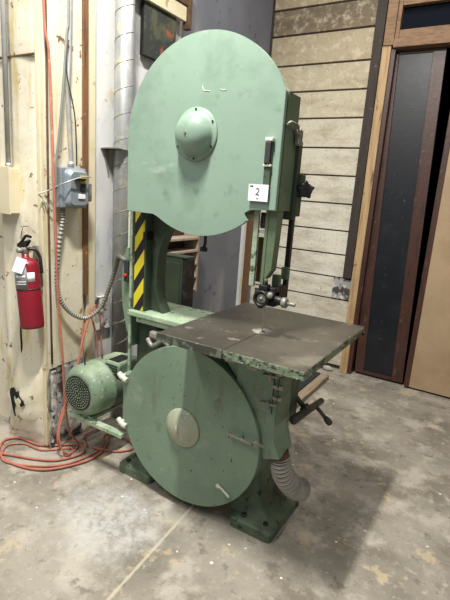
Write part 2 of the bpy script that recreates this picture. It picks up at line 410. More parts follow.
# right flank facing the room
A = [(1.64, -2.14), (1.70, -2.14), (1.705, -2.15), (1.905, -2.15)]
rows = [[b.bm.verts.new((x, y, z)) for y, x in A] for z in (0.0, 3.8)]
rows[0] = [b.bm.verts.new((x, y, .52)) for y, x in A]
for i in range(3): b._f((rows[0][i], rows[0][i+1], rows[1][i+1], rows[1][i]))
b.box(-2.56, -2.17, 1.68, 1.93, .01, 3.79)
b.build('cladding', CREAM, col)
b = MB(); b.box(-2.17, -2.152, 1.70, 1.90, 0, .56, .006)
b.box(-2.16, -2.138, 1.66, 1.70, 0, .5, .008)
b.build('peeled_base', PEEL, col)
b = MB()   # torn holes and seam
HOLES = ([(-2.345, .345), (-2.325, .355), (-2.29, .33), (-2.265, .315), (-2.265, .285), (-2.285, .27), (-2.30, .295), (-2.325, .31)],
         [(-2.385, .36), (-2.365, .30), (-2.352, .24), (-2.35, .19), (-2.362, .21), (-2.378, .27), (-2.392, .33)],
         [(-2.372, .80), (-2.366, .70), (-2.362, .50), (-2.366, .42), (-2.372, .52), (-2.376, .70)])
b.build('torn_hole', CABD, col) if 0 else None
for hp, hy in zip(HOLES, (1.552, 1.556, 1.628)):
    b = MB(); b.prism(hp, hy, hy+.05); b.build('torn_hole', BLACKV, col)
b = MB()
b.tube([(-2.138, 1.66, 3.7), (-2.136, 1.665, 2.4), (-2.137, 1.66, 1.4), (-2.136, 1.665, .55)], .006, 6, 3)
b.box(-2.56, -2.19, 1.634, 1.646, 2.205, 2.213)
b.build('seam', RUST, col)
b = MB(); b.box(-2.19, -2.16, 1.635, 1.665, .02, 3.8, .004); b.build('corner_bead', CREAM2, col)
# brown plank and cream strip beyond the column
b = MB(); b.box(-2.2, -2.14, 1.905, 1.945, .92, 3.7, .004)
tag(b.build('wood_plank', PLANK), 'rough brown wooden plank upright on the wall right of the grey switch box', 'plank')
b = MB(); b.box(-2.2, -2.165, 1.95, 2.02, .0, 3.8, .004); struct(b.build('trim_9', CREAM2))
b = MB(); b.box(-2.2, -2.17, 2.0, 2.16, .66, .88, .003); tag(b.build('cover_plate', PEEL), 'small worn grey plate low on the wall beside the spiral duct', 'plate')

# spiral duct
DX, DY, DR = -2.135, 2.215, .056
duct = thing('spiral_duct', 'galvanised spiral duct rising up the wall left of the saw', 'duct', (DX, DY, 0))
b = MB(); prof = []
b.cyl((DX, DY, .0), (DX, DY, 3.8), DR, n=28); b.build('pipe', SILV, duct)
b = MB(); pts = []
z = 0.05
while z < 3.75:
    pts.append((DX+math.cos(z*2*PI/.145)*(DR+.001), DY+math.sin(z*2*PI/.145)*(DR+.001), z)); z += .145/14
b.tube(pts, .0022, 5, 1); b.build('spiral_seam', GRY, duct)
b = MB(); b.box(-2.198, -2.06, 2.09, 2.14, 1.80, 1.808, .002); b.box(-2.198, -2.065, 2.10, 2.285, 1.800, 1.806, .001)
b.prism([(2.11, 1.80), (2.155, 1.80), (2.155, 1.64)], -2.2, -2.19, 'x'); b.build('bracket', GRY, duct)

# painting + cream beam
b = MB(); b.box(-2.185, -2.155, 2.40, 2.72, 2.40, 2.86, .003)
p = b.build('frame', BLK); p.name = 'abstract_picture'
tag(p, 'small dark picture with orange and green smudges on the wall above the saw', 'picture')
b = MB(); b.box(-2.156, -2.152, 2.402, 2.718, 2.402, 2.858); c = b.build('canvas', ARTC, p)
b = MB()
b.box(-2.16, -2.13, 2.28, 2.80, 2.705, 2.80, .004)
bm_ = tag(b.build('wall_beam', CREAM2), 'short cream beam on the wall crossing over the dark picture', 'beam')
b = MB(); b.box(-2.16, -2.11, 2.80, 2.835, 2.66, 2.95, .004); b.box(-2.15, -2.12, 2.62, 2.80, 2.80, 2.84, .004)
tag(b.build('beam_bracket', RUST), 'dark rusty bracket at the right end of the cream beam', 'bracket')

# ------------------------------------------------------------------ electrical bits on the left
# disconnect switch
SB = (-2.1, 1.79, 1.56)
sw = thing('disconnect_switch', 'grey electrical disconnect switch box with lever and yellow sticker on the cream wall', 'switch box', (-2.15, 1.79, 1.44))
b = MB(); b.box(-2.15, -2.08, 1.695, 1.875, 1.45, 1.668, .008); b.build('box', SWG, sw)
b = MB(); b.loft([[(-2.08, y, z) for y, z in rr(1.795, 1.558, .15, .205, .03)], [(-2.06, y, z) for y, z in rr(1.795, 1.558, .14, .195, .03)], [(-2.045, y, z) for y, z in rr(1.795, 1.558, .12, .175, .03)]]); b.build('cover', SWG, sw)
b = MB(); b.box(-2.045, -2.035, 1.795, 1.835, 1.585, 1.63, .002); b.build('sticker', SWY, sw)
b = MB(); b.box(-2.045, -2.035, 1.80, 1.83, 1.54, 1.585, .002); b.box(-2.045, -2.02, 1.755, 1.82, 1.603, 1.613, .002); b.build('rating_plate', BLK, sw)
b = MB(); b.box(-2.045, -2.039, 1.785, 1.83, 1.505, 1.53, .001); b.build('label', WHT, sw)
b = MB(); b.cyl((-2.09, 1.875, 1.58), (-2.09, 1.895, 1.58), .012); b.box(-2.10, -2.06, 1.888, 1.897, 1.49, 1.59, .003); b.build('lever', GRY, sw)
# conduits to switch
b = MB(); b.tube([(-2.12, 1.80, 1.675), (-2.12, 1.80, 1.75), (-2.12, 1.785, 2.05), (-2.12, 1.80, 2.4), (-2.12, 1.82, 3.6)], .012, 10)
b.cyl((-2.12, 1.80, 1.67), (-2.12, 1.80, 1.70), .018)
tag(b.build('electrical_conduit', SILV), 'thin grey conduit running up from the top of the grey switch box', 'conduit')
b = MB(); b.tube([(-2.12, 1.79, 3.4), (-2.11, 1.785, 2.49), (-2.11, 1.77, 2.33), (-2.1, 1.74, 2.1), (-2.1, 1.71, 1.85), (-2.1, 1.688, 1.7), (-2.1, 1.68, 1.55)], .0065, 8)
tag(b.build('electric_cable', CABL), 'loose grey cable hanging down the cream wall left of the switch box', 'cable')
b = MB(); b.tube([(-2.1, 1.775, 2.3), (-2.09, 1.75, 2.15), (-2.09, 1.80, 1.95), (-2.1, 1.82, 1.8), (-2.11, 1.83, 1.68)], .0035, 6)
tag(b.build('thin_wire', CABD), 'thin dark wire drooping above the grey switch box', 'wire')
b = MB(); b.tube([(-2.14, 1.60, 1.52), (-2.12, 1.65, 1.54), (-2.04, 1.69, 1.585), (-2.015, 1.78, 1.62), (-2.02, 1.85, 1.625)], .0035, 6)
b.tube([(-2.14, 1.60, 1.52), (-2.14, 1.625, 1.50), (-2.12, 1.64, 1.47), (-2.12, 1.67, 1.43)], .004, 6)
tag(b.build('tied_wire', SILV), 'pale wire tied across the front of the grey switch box', 'wire')
# armoured flexible conduit from switch to the saw
b = MB()
b.tube([(-2.115, 1.74, 1.45), (-2.115, 1.73, 1.36), (-2.115, 1.70, 1.2), (-2.115, 1.69, 1.05), (-2.11, 1.71, .93), (-2.10, 1.78, .84), (-2.08, 1.87, .80), (-2.04, 1.95, .86), (-1.99, 1.97, .99), (-1.93, 1.96, 1.12), (-1.83, 1.88, 1.20), (-1.74, 1.81, 1.215), (-1.69, 1.80, 1.205)], .0112, 10, 14, .2, True)
tag(b.build('flexible_conduit', [ARMC, ARMD]), 'armoured flexible conduit looping from the switch box to the saw', 'conduit')
# cream junction box at left edge with pipe
jb = thing('junction_box', 'cream junction box on the column at the left edge above the extinguisher', 'electrical box', (-2.44, 1.6, 1.4))
b = MB(); b.box(-2.60, -2.345, 1.575, 1.64, 1.40, 1.645, .004); b.build('box', CREAM2, jb)
b = MB(); b.box(-2.605, -2.34, 1.57, 1.576, 1.395, 1.65, .002); b.build('cover', CREAM2, jb)
b = MB(); b.cyl((-2.40, 1.61, 1.65), (-2.385, 1.61, 3.7), .013, n=12); b.cyl((-2.40, 1.61, 1.645), (-2.40, 1.61, 1.67), .017, n=12)
tag(b.build('electrical_conduit', SILV), 'thin grey conduit running up from the cream junction box at left', 'conduit')
# hook / torn patch under junction box
b = MB(); b.tube([(-2.3, 1.615, 1.36), (-2.28, 1.60, 1.33), (-2.29, 1.60, 1.30), (-2.31, 1.61, 1.27), (-2.29, 1.6, 1.25)], .003, 6)
b.tube([(-2.32, 1.62, 1.33), (-2.24, 1.61, 1.34), (-2.2, 1.62, 1.31)], .003, 6)
tag(b.build('wire_hook', GRY), 'bent grey wire hook on the cream column above the fire extinguisher', 'hook')

# ------------------------------------------------------------------ fire extinguisher
EX = Vector((-2.160, 1.56, .79))
ext = thing('fire_extinguisher', 'red fire extinguisher with grey label and white tag hanging on the cream column', 'fire extinguisher', EX, rot=(0, math.radians(-6.5), 0))
def exb(): return MB()
def exbuild(mb, name, m):   # local coordinates, base at origin
    me = bpy.data.meshes.new(name); mb.bm.to_mesh(me); mb.bm.free()
    for q in (m if isinstance(m, list) else [m]): me.materials.append(q)
    o = bpy.data.objects.new(name, me); COL.objects.link(o); o.parent = ext; return o
b = exb(); b.lathe([(0, .006), (.05, 0), (.06, .003), (.063, .02), (.063, .345), (.058, .362), (.045, .378), (.024, .388), (.018, .395), (.018, .415)], (0, 0, 0), (0, 0, 1), 36); exbuild(b, 'tank', RED)
def arcband(mb, r, a0, a1, z0, z1, n=18):
    vs = [[mb.bm.verts.new((math.cos(a)*rad, math.sin(a)*rad, z)) for (rad, z) in ((r, z0), (r+.001, z0), (r+.001, z1), (r, z1))] for a in [math.radians(a0+(a1-a0)*i/n) for i in range(n+1)]]
    for A, B in zip(vs, vs[1:]):
        for k in range(4): mb._f((A[k], B[k], B[(k+1) % 4], A[(k+1) % 4])).smooth = True
b = exb(); arcband(b, .0635, 200, 322, .225, .345); lab = exbuild(b, 'label', LAB)
b = exb(); arcband(b, .0638, 324, 358, .262, .312); lab2 = exbuild(b, 'white_label', WHT)
b = exb(); arcband(b, .0642, 265, 314, .285, .298); arcband(b, .0642, 260, 316, .262, .266); arcband(b, .0642, 260, 316, .25, .253); o = exbuild(b, 'label_print', WHT); o.parent = lab
b = exb(); arcband(b, .0635, 190, 400, .216, .222); exbuild(b, 'band', BLK)
b = exb(); b.cyl((0, 0, .41), (0, 0, .445), .02, n=16, bev=.003); b.cyl((0, -.01, .43), (-.0, -.045, .43), .014, n=14, bev=.002); exbuild(b, 'valve', GRY)
b = exb(); b.prism([(-.05, .465), (.045, .485), (.05, .478), (.02, .45), (-.02, .44), (-.055, .45)], -.01, .01, bev=.002); b.tube([(-.05, 0, .46), (-.02, 0, .475), (.02, 0, .505), (.06, 0, .50)], .008, 8); exbuild(b, 'handle', BLK)
b = exb(); b.tube([(.02, .01, .435), (.04, .035, .43), (.052, .05, .39), (.055, .052, .34), (.055, .052, .30)], .009, 8); exbuild(b, 'hose', BLK)
b = exb(); b.box(-.026, .026, -.001, .001, .315, .395); b.bm.transform(Matrix.Rotation(math.radians(50), 4, 'Z') @ Matrix.Translation((-.03, -.072, 0)) @ Matrix.Translation((0, 0, .35)) @ Matrix.Rotation(math.radians(24), 4, 'Y') @ Matrix.Translation((0, 0, -.35))); exbuild(b, 'inspection_tag', WHT)
b = exb(); b.box(-.02, .02, .06, .075, .2, .45, .002); exbuild(b, 'wall_bracket', GRY)

# ------------------------------------------------------------------ hoses
b = MB()
b.tube([(-2.11, 1.63, 3.6), (-2.105, 1.631, 2.436), (-2.1, 1.65, 2.22), (-2.1, 1.66, 1.943), (-2.09, 1.66, 1.647), (-2.095, 1.67, 1.33), (-2.1, 1.685, .935), (-2.09, 1.70, .631), (-2.09, 1.715, .309), (-2.08, 1.74, .1), (-2.04, 1.78, .012),
        (-1.95, 1.73, .012), (-1.99, 1.60, .012), (-2.08, 1.53, .012), (-2.22, 1.47, .012), (-2.40, 1.42, .012), (-2.7, 1.5, .012)], .0065, 8, 8)
tag(b.build('air_hose', HOSE), 'orange red air hose hanging down the column and trailing across the floor', 'hose')
b = MB()
b.tube([(-2.08, 1.9, .86), (-2.07, 1.885, .8), (-2.07, 1.84, .69), (-2.06, 1.79, .54), (-2.06, 1.73, .37), (-2.06, 1.66, .24), (-2.04, 1.62, .10), (-2.0, 1.66, .012), (-2.05, 1.76, .012), (-2.2, 1.63, .012), (-2.38, 1.60, .012),
        (-2.42, 1.52, .012), (-2.3, 1.42, .012), (-2.12, 1.42, .012), (-1.96, 1.5, .014), (-1.86, 1.72, .012), (-1.93, 1.92, .012), (-2.06, 2.02, .012), (-2.08, 1.86, .02), (-1.98, 1.78, .02)], .0065, 8, 8)
tag(b.build('air_hose', HOSE), 'orange hose coiled on the floor at the foot of the column', 'hose')
b = MB()
b.tube([(-2.09, 1.93, .82), (-2.085, 1.86, .77), (-2.08, 1.83, .62), (-2.075, 1.78, .45), (-2.06, 1.70, .30), (-2.03, 1.62, .16), (-1.98, 1.62, .03), (-2.04, 1.72, .010), (-2.16, 1.60, .010), (-2.30, 1.58, .010), (-2.36, 1.50, .010), (-2.24, 1.40, .010), (-2.06, 1.47, .010), (-1.93, 1.60, .010), (-1.90, 1.82, .010), (-2.0, 1.96, .010), (-1.94, 2.08, .010)], .005, 8, 8)
tag(b.build('thin_hose', HOSE), 'thinnest orange hose draped down the wall and looped inside the floor coil', 'hose')
b = MB()
b.tube([(-2.1, 1.93, .80), (-2.09, 1.95, .7), (-2.09, 1.97, .6), (-2.09, 1.98, .3), (-2.08, 1.96, .08), (-2.0, 1.98, .012), (-1.85, 2.0, .012), (-1.75, 1.95, .012), (-1.8, 1.86, .012), (-1.95, 1.8, .012)], .0055, 8, 8)
b.tube([(-2.1, 1.93, .80), (-2.1, 1.96, .86), (-2.1, 2.0, .78), (-2.095, 2.01, .6), (-2.09, 2.01, .45)], .0055, 8, 8)
tag(b.build('extension_lead', HOSE), 'thin orange cord hanging on the wall directly behind the green motor', 'cord')

# ------------------------------------------------------------------ things behind the saw
ck = thing('storage_rack', 'rough wooden rack with open shelves on the grey wall behind the saw', 'rack', (-2.2, 2.8, .78))
for y in (2.975, 2.54):
    b = MB(); b.box(-2.198, -2.055, y, y+.02, .80, 1.32, .002); b.build('side_board', RACKW, ck)
for z in (.829, .934, 1.037, 1.14, 1.237):
    b = MB(); b.box(-2.19, -2.050, 2.56, 2.975, z-.016, z+.002, .002); b.build('shelf', RACKW, ck)
b = MB(); b.box(-2.199, -2.192, 2.56, 2.975, .80, 1.31); b.build('back_panel', RACKD, ck)
cb = thing('machine_cabinet', 'dark green metal cabinet with a black side standing behind the saw neck', 'cabinet', (-1.87, 2.46, 0))
b = MB(); b.box(-1.98, -1.785, 2.42, 2.50, .04, 1.155, .006); b.build('body', CABG, cb)
b = MB(); b.box(-1.785, -1.742, 2.422, 2.50, .04, 1.15, .003); b.build('side_panel', BLK, cb)
b = MB(); b.box(-1.985, -1.75, 2.415, 2.505, 1.155, 1.165, .002); b.build('top', CABG, cb)
b = MB(); b.box(-1.965, -1.80, 2.413, 2.42, .5, 1.12, .004); b.build('door', CABG, cb)
for x in (-1.96, -1.77):
    for y in (2.435, 2.485):
        b = MB(); b.box(x-.012, x+.012, y-.012, y+.012, 0, .04); b.build('foot', BLK, cb)
pl = thing('wood_platform', 'dark topped low platform on the floor under the right of the table', 'platform', (-1.6, 3.4, 0))
b = MB(); b.box(-1.95, -1.235, 2.9, 3.86, .04, .055, .003); b.build('top', MATD, pl)
for x in (-1.235, -2.0):
    b = MB(); b.box(x, x+.075, 2.85, 3.88, 0, .045, .003); b.build('runner', mat('runner_wood', (150, 134, 112), .8, 0, [(9, .5, .7, (122, 106, 84), (3, .5, 3))]), pl)
# debris at wall base
for i, (x, y, s, l) in enumerate(((-1.36, 4.12, .06, 'largest grey rubble lump at the foot of the board wall'), (-1.25, 4.1, .04, 'small rubble lump beside the pine stud at floor level'))):
    b = MB(); t = bmesh.new(); bmesh.ops.create_icosphere(t, subdivisions=2, radius=s)
    for v in t.verts: v.co = Vector((v.co.x*1.3, v.co.y*.7, v.co.z*.6))*random.uniform(.8, 1.1)+Vector((x, y, s*.5))
    zmin = min(v.co.z for v in t.verts)
    for v in t.verts: v.co.z -= zmin
    b.add(t); tag(b.build('rubble_lump', DEB), l, 'rubble', None)

# ------------------------------------------------------------------ THE BANDSAW
ROOT = Vector((-1.18, 1.9, 0))
saw = thing('bandsaw', 'large green cast iron bandsaw with round wheel covers and a dark square table', 'bandsaw', ROOT)
UC = (-1.19, 1.815); UR = .415
def arc(c, r, a0, a1, n): return [(c[0]+r*math.cos(math.radians(a0+(a1-a0)*i/n)), c[1]+r*math.sin(math.radians(a0+(a1-a0)*i/n))) for i in range(n+1)]
def upper_outline(g=0):
    c = (UC[0], UC[1]); r = UR+g
    p = [(-1.605-g, 1.474-g), ]
    p += [(-1.605-g, 1.815)]
    p += arc(c, r, 180, 24.5, 48)[1:]
    p += [(-.81+g, 1.985), (-.81+g, 1.537-g), (-.925, 1.537-g), (-.955, 1.520-g)]
    p += arc(c, r, -52, -124.5, 24)
    p += [(-1.44, 1.474-g)]
    return p
b = MB(); b.prism(upper_outline(), 1.70, 1.722, bev=.004); ud = b.build('upper_door', GU, saw)
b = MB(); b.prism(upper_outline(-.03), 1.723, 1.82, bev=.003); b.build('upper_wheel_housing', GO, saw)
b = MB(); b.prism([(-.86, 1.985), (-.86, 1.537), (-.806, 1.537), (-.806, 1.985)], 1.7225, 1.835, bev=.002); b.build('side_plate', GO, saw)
c = Vector((-1.215, 1.70, 1.828))
b = MB(); b.lathe([(.110, 0), (.110, -.005), (.107, -.008), (.094, -.009), (.090, -.012), (.088, -.024), (.079, -.046), (.060, -.065), (.035, -.076), (0, -.080)], c, (0, 1, 0), 48)
hc = b.build('hub_cap', GU, saw)
for k in range(6):
    a = math.radians(30+60*k); b = MB(); q = c+Vector((math.cos(a)*.101, -.008, math.sin(a)*.101)); b.cyl(q, q+Vector((0, -.004, 0)), .0045, n=8); b.build('bolt', BLK, hc)
b = MB(); q = c+Vector((0, -.078, 0)); b.cyl(q, q+Vector((0, -.005, 0)), .006, n=10); b.build('bolt', GRY, hc)
# upper door handle recess and grip
b = MB(); b.box(-.872, -.842, 1.690, 1.70, 1.59, 1.80, .003); hd = b.build('door_catch', GD, saw)
b = MB(); b.box(-.87, -.845, 1.680, 1.690, 1.715, 1.80, .004); b.build('grip', CABD, hd)
b = MB(); b.box(-.872, -.838, 1.680, 1.70, 1.80, 1.815, .003); b.build('clip', PALE, hd)
b = MB(); b.box(-.875, -.84, 1.684, 1.70, 1.705, 1.714, .002); b.build('clip', PALE, hd)
# paper tag with number
b = MB(); b.box(-.931, -.842, 1.6870, 1.6885, 1.570, 1.636, 0); pt = b.build('paper_tag', WHT, saw)
def text(body, size, loc, m, parent, ang=0):
    cu = bpy.data.curves.new('t', 'FONT'); cu.body = body; cu.size = size; cu.extrude = .0004; cu.align_x = 'CENTER'; cu.align_y = 'CENTER'
    o = bpy.data.objects.new('t', cu); COL.objects.link(o); dg = bpy.context.evaluated_depsgraph_get(); dg.update()
    me = bpy.data.meshes.new_from_object(o.evaluated_get(dg)); bpy.data.objects.remove(o)
    me.transform(Matrix.Translation(Vector(loc)-ROOT) @ Matrix.Rotation(math.radians(ang), 4, 'Y') @ Matrix.Rotation(PI/2, 4, 'X'))
    me.materials.append(m); o = bpy.data.objects.new('writing', me); COL.objects.link(o); o.parent = parent; return o
text('2', .040, (-.889, 1.6865, 1.606), INK, pt, 6)
b = MB(); b.box(-.925, -.91, 1.686, 1.687, 1.625, 1.631); b.build('mark', INKG, pt)
b = MB(); b.box(-.893, -.885, 1.686, 1.687, 1.579, 1.582); b.build('underline', INK, pt)
# scratches on the upper door
b = MB(); b.tube([(-1.195, 1.6995, 2.02), (-1.187, 1.6995, 2.002), (-1.165, 1.6995, 2.0), (-1.155, 1.6995, 1.997)], .0013, 5, 3); b.build('paint_scratch', WHP, saw)
b = MB(); b.tube([(-1.105, 1.6995, 2.004), (-1.09, 1.6995, 1.998), (-1.075, 1.6995, 2.0)], .0012, 5, 3); b.build('paint_scratch', WHP, saw)
# latch on the right flank
b = MB(); b.tube([(-.798, 1.715, 1.865), (-.785, 1.72, 1.875), (-.785, 1.79, 1.87), (-.795, 1.80, 1.85)], .005, 8); b.cyl((-.80, 1.80, 1.85), (-.775, 1.80, 1.85), .012, n=12, bev=.002)
b.box(-.80, -.78, 1.80, 1.835, 1.80, 1.86, .003); b.build('side_latch', GRY, saw)
# underside hook and bar
b = MB(); b.tube([(-1.31, 1.83, 1.41), (-1.26, 1.83, 1.405), (-1.22, 1.83, 1.40)], .006, 8); b.tube([(-1.225, 1.83, 1.41), (-1.222, 1.83, 1.36), (-1.228, 1.83, 1.33)], .008, 8); b.box(-1.245, -1.212, 1.82, 1.84, 1.312, 1.335, .004); b.build('hand_lever', BLK, saw)

# neck casting
prof = [(-1.645, .30), (-1.645, 1.52), (-1.37, 1.52), (-1.42, 1.44), (-1.465, 1.38), (-1.50, 1.30), (-1.515, 1.20), (-1.515, 1.10), (-1.50, 1.02), (-1.465, .955), (-1.43, .80), (-1.36, .6), (-1.36, .3)]
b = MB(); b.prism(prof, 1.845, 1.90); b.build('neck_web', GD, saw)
b = MB()
def cr(P, n=6):
    Q = []
    for i in range(len(P)-1):
        p0, p1, p2, p3 = [Vector(P[min(max(k, 0), len(P)-1)]) for k in (i-1, i, i+1, i+2)]
        for k in range(n):
            t = k/n; Q.append(.5*((2*p1)+(p2-p0)*t+(2*p0-5*p1+4*p2-p3)*t*t+(3*p1-p0-3*p2+p3)*t**3))
    return Q+[Vector(P[-1])]
sec = []
for q in cr(prof[2:10]):
    x, z = q
    sec.append([(x+.002, 1.835, z), (x+.002, 1.875, z), (x-.014, 1.875, z), (x-.014, 1.835, z)])
b.loft(sec); b.build('inner_flange', GD, saw)
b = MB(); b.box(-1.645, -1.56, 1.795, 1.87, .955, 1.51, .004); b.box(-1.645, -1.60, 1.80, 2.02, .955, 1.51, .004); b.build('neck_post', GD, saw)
b = MB(); b.box(-1.632, -1.568, 1.7925, 1.7955, .958, 1.475); b.build('hazard_tape', TAPE, saw)
b = MB(); b.box(-1.660, -1.645, 1.785, 1.80, .40, 1.515, .003); b.build('edge_flange', GP, saw)
b = MB(); b.box(-1.668, -1.655, 1.778, 1.79, 1.28, 1.475, .002); b.build('white_strip', PALE, saw)
b = MB(); b.box(-1.575, -1.55, 1.785, 1.84, 1.33, 1.375, .006); b.build('catch', BLK, saw)
# belt cover bulge at the left of the neck
pts = [(-1.645, 1.30), (-1.69, 1.28), (-1.715, 1.20), (-1.72, 1.08), (-1.71, .96), (-1.68, .84), (-1.645, .74)]
b = MB(); b.prism([(px-.008, pz) for px, pz in pts], 1.80, 1.86, bev=.005); b.build('belt_cover', GL, saw)
b = MB(); b.box(-1.69, -1.662, 1.775, 1.80, 1.10, 1.215, .003); sbx = b.build('stop_switch', CABD, saw)
b = MB(); b.cyl((-1.676, 1.776, 1.135), (-1.676, 1.764, 1.135), .010, n=14, bev=.002); b.build('stop_button', BTN, sbx)
# arm/ledge at table height with ragged thick edge
b = MB(); b.box(-1.655, -1.0, 1.765, 2.06, .925, .955, .006)
b.box(-1.60, -1.05, 1.775, 1.80, .895, .93, .008)
b.build('frame_arm', GP, saw)
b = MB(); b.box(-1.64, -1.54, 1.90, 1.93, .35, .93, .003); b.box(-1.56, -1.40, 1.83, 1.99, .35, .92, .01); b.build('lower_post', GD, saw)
b = MB(); b.box(-1.50, -1.34, 1.765, 1.83, .83, .87, .012); b.tube([(-1.5, 1.76, .83), (-1.46, 1.755, .80), (-1.40, 1.76, .84), (-1.36, 1.76, .82)], .012, 8); b.build('clamp_bracket', GRY, saw)

# frame behind the lower wheel
LC = (-1.187, .458); LR = .404
b = MB(); b.prism(arc(LC, LR-.004, 0, 360, 72)[:-1], 1.724, 1.90, bev=.003); b.build('lower_wheel_housing', GL, saw)
b = MB(); b.prism(arc(LC, LR+.004, 0, 360, 96)[:-1], 1.694, 1.716, bev=.004); ld = b.build('lower_door', GL, saw)
c = Vector((-1.20, 1.694, .452))
b = MB(); b.lathe([(.1, 0), (.1, -.006), (.094, -.010), (.086, -.013), (.07, -.026), (.045, -.036), (.02, -.040), (0, -.041)], c, (0, 1, 0), 40); b.build('hub_cap', CAP2, saw)
b = MB(); b.cyl((-1.212, 1.652, .475), (-1.202, 1.650, .435), .004, n=6); b.build('paint_mark', WHP, saw)
b = MB(); b.tube([(-.975, 1.690, .222), (-.955, 1.690, .218), (-.93, 1.690, .204), (-.908, 1.690, .190)], .006, 6); b.cyl((-.975, 1.688, .222), (-.975, 1.694, .222), .011, n=10); b.build('paint_smear', WHP, saw)
# latch on lower door
b = MB(); b.cyl((-.925, 1.665, .530), (-.80, 1.670, .515), .0075, n=10, bev=.002); b.cyl((-.925, 1.664, .545), (-.925, 1.664, .51), .007, n=8, bev=.002); b.cyl((-.865, 1.668, .524), (-.865, 1.695, .524), .007, n=8); lt = b.build('door_latch', GRY, saw)
b = MB(); b.tube([(-.80, 1.672, .53), (-.78, 1.66, .54), (-.765, 1.675, .525), (-.75, 1.70, .51)], .007, 8); b.build('hook', GRY, lt)
# hinges at left of lower door
b = MB(); b.box(-1.625, -1.585, 1.715, 1.77, .31, .62, .006); hg = b.build('hinge_plate', GL, saw)
for z in (.60, .335):
    b = MB(); b.cyl((-1.605, 1.70, z-.022), (-1.605, 1.70, z+.022), .012, n=12, bev=.003); b.tube([(-1.635, 1.70, z+.016), (-1.60, 1.688, z+.006), (-1.565, 1.685, z+.0)], .015, 10); b.build('hinge', PALE, hg)

# right-hand cabinet under the table (guard for the down-going blade)
b = MB(); b.prism([(-1.05, .93), (-.735, .93), (-.735, .64), (-.735, .60), (-.82, .60), (-.86, .7), (-1.0, .85)], 1.722, 1.885, bev=.004)
b.build('blade_cabinet', GL, saw)
# hopper
def rect(x0, x1, y0, y1, z, zr=None): return [(x0, y0, z), (x1, y0, z if zr is None else zr), (x1, y1, z if zr is None else zr), (x0, y1, z)]
b = MB(); b.loft([rect(-.90, -.734, 1.7185, 1.887, .71), rect(-.87, -.7325, 1.7185, 1.887, .62), rect(-.815, -.724, 1.7185, 1.882, .54), rect(-.765, -.690, 1.722, 1.865, .435, .46)])
b.build('dust_hopper', GL, saw)
b = MB(); b.box(-.7345, -.730, 1.735, 1.875, .56, .925, .002); b.build('side_panel', GO, saw)
# hinge door on cabinet front
b = MB(); b.box(-.93, -.737, 1.711, 1.7225, .665, .92, .003); cd = b.build('access_door', GL, saw)
for z in (.84, .71):
    b = MB(); b.cyl((-.80, 1.706, z), (-.725, 1.712, z+.004), .007, n=8, bev=.002); b.cyl((-.76, 1.70, z+.02), (-.76, 1.70, z-.02), .006, n=8); b.build('hinge', GRY, cd)
b = MB(); b.box(-.747, -.741, 1.708, 1.714, .67, .92); b.build('door_seam', CABD, cd)
def wing(x, y, z, s=1.0):
    b = MB(); b.cyl((x, y+.02, z), (x, y-.012, z), .008*s, n=10, bev=.002)
    b.box(x-.026*s, x-.004, y-.014, y-.006, z-.007, z+.012*s, .003); b.box(x+.004, x+.026*s, y-.014, y-.006, z-.007, z+.016*s, .003)
    return b.build('wing_nut', GRY, saw)
for a in ((-.96, 1.70, .865), (-.845, 1.70, .86), (-.725, 1.70, .875, 1.1), (-.72, 1.71, .80, .9), (-.72, 1.71, .75, .8)): wing(*a)
# trunnion brackets below table
b = MB(); b.prism([(-.74, .955), (-.60, .955), (-.62, .92), (-.68, .89), (-.72, .83), (-.74, .83)], 1.74, 1.79, bev=.006); b.build('trunnion', GF, saw)
b = MB(); b.prism([(-.74, .955), (-.60, .955), (-.62, .92), (-.68, .89), (-.72, .85), (-.74, .85)], 1.98, 2.03, bev=.006); b.build('trunnion', GF, saw)
b = MB()
b.tube([(-.70, 1.70, .88), (-.68, 1.69, .90), (-.66, 1.70, .93)], .009, 8); b.tube([(-.73, 1.70, .86), (-.70, 1.68, .875), (-.67, 1.69, .90), (-.64, 1.71, .905)], .008, 8)
b.build('clamp_lever', GRY, saw)
b = MB(); b.box(-1.06, -.735, 1.86, 2.0, .55, .955, .01); b.build('table_support', GD, saw)
# flexible dust hose
b = MB()
b.cyl((-.722, 1.79, .46), (-.716, 1.795, .42), .044, .046, n=20); b.build('hose_collar', RUST, saw)
b = MB()
b.tube([(-.718, 1.795, .435), (-.712, 1.80, .39), (-.70, 1.82, .33), (-.68, 1.86, .27), (-.665, 1.91, .22), (-.655, 1.96, .19)], lambda t: .044+.006*t, 24, 6, .16, True)
b.build('dust_hose', [RIBB, RIBD], saw)

# feet
def sq(x0, x1, y0, y1, z, r=.02):
    return [(px, py, z) for px, py in rr((x0+x1)/2, (y0+y1)/2, x1-x0, y1-y0, r, 3)]
b = MB()
b.loft([sq(-.925, -.70, 1.735, 2.11, 0), sq(-.925, -.70, 1.735, 2.11, .045), sq(-.92, -.708, 1.745, 2.10, .055), sq(-.95, -.735, 1.775, 2.07, .068), sq(-.975, -.775, 1.80, 2.05, .11), sq(-1.0, -.815, 1.82, 2.04, .18), sq(-1.03, -.845, 1.84, 2.02, .28), sq(-1.07, -.87, 1.85, 2.0, .4), sq(-1.1, -.87, 1.86, 2.0, .55)])
b.build('foot', GF, saw)
b = MB()
b.loft([sq(-1.67, -1.44, 1.735, 2.11, 0), sq(-1.67, -1.44, 1.735, 2.11, .045), sq(-1.662, -1.448, 1.745, 2.10, .055), sq(-1.64, -1.40, 1.775, 2.07, .068), sq(-1.60, -1.37, 1.80, 2.05, .11), sq(-1.56, -1.34, 1.82, 2.04, .18), sq(-1.54, -1.32, 1.84, 2.02, .28), sq(-1.53, -1.3, 1.85, 2.0, .4), sq(-1.53, -1.3, 1.86, 2.0, .5)])
b.build('foot', GF, saw)
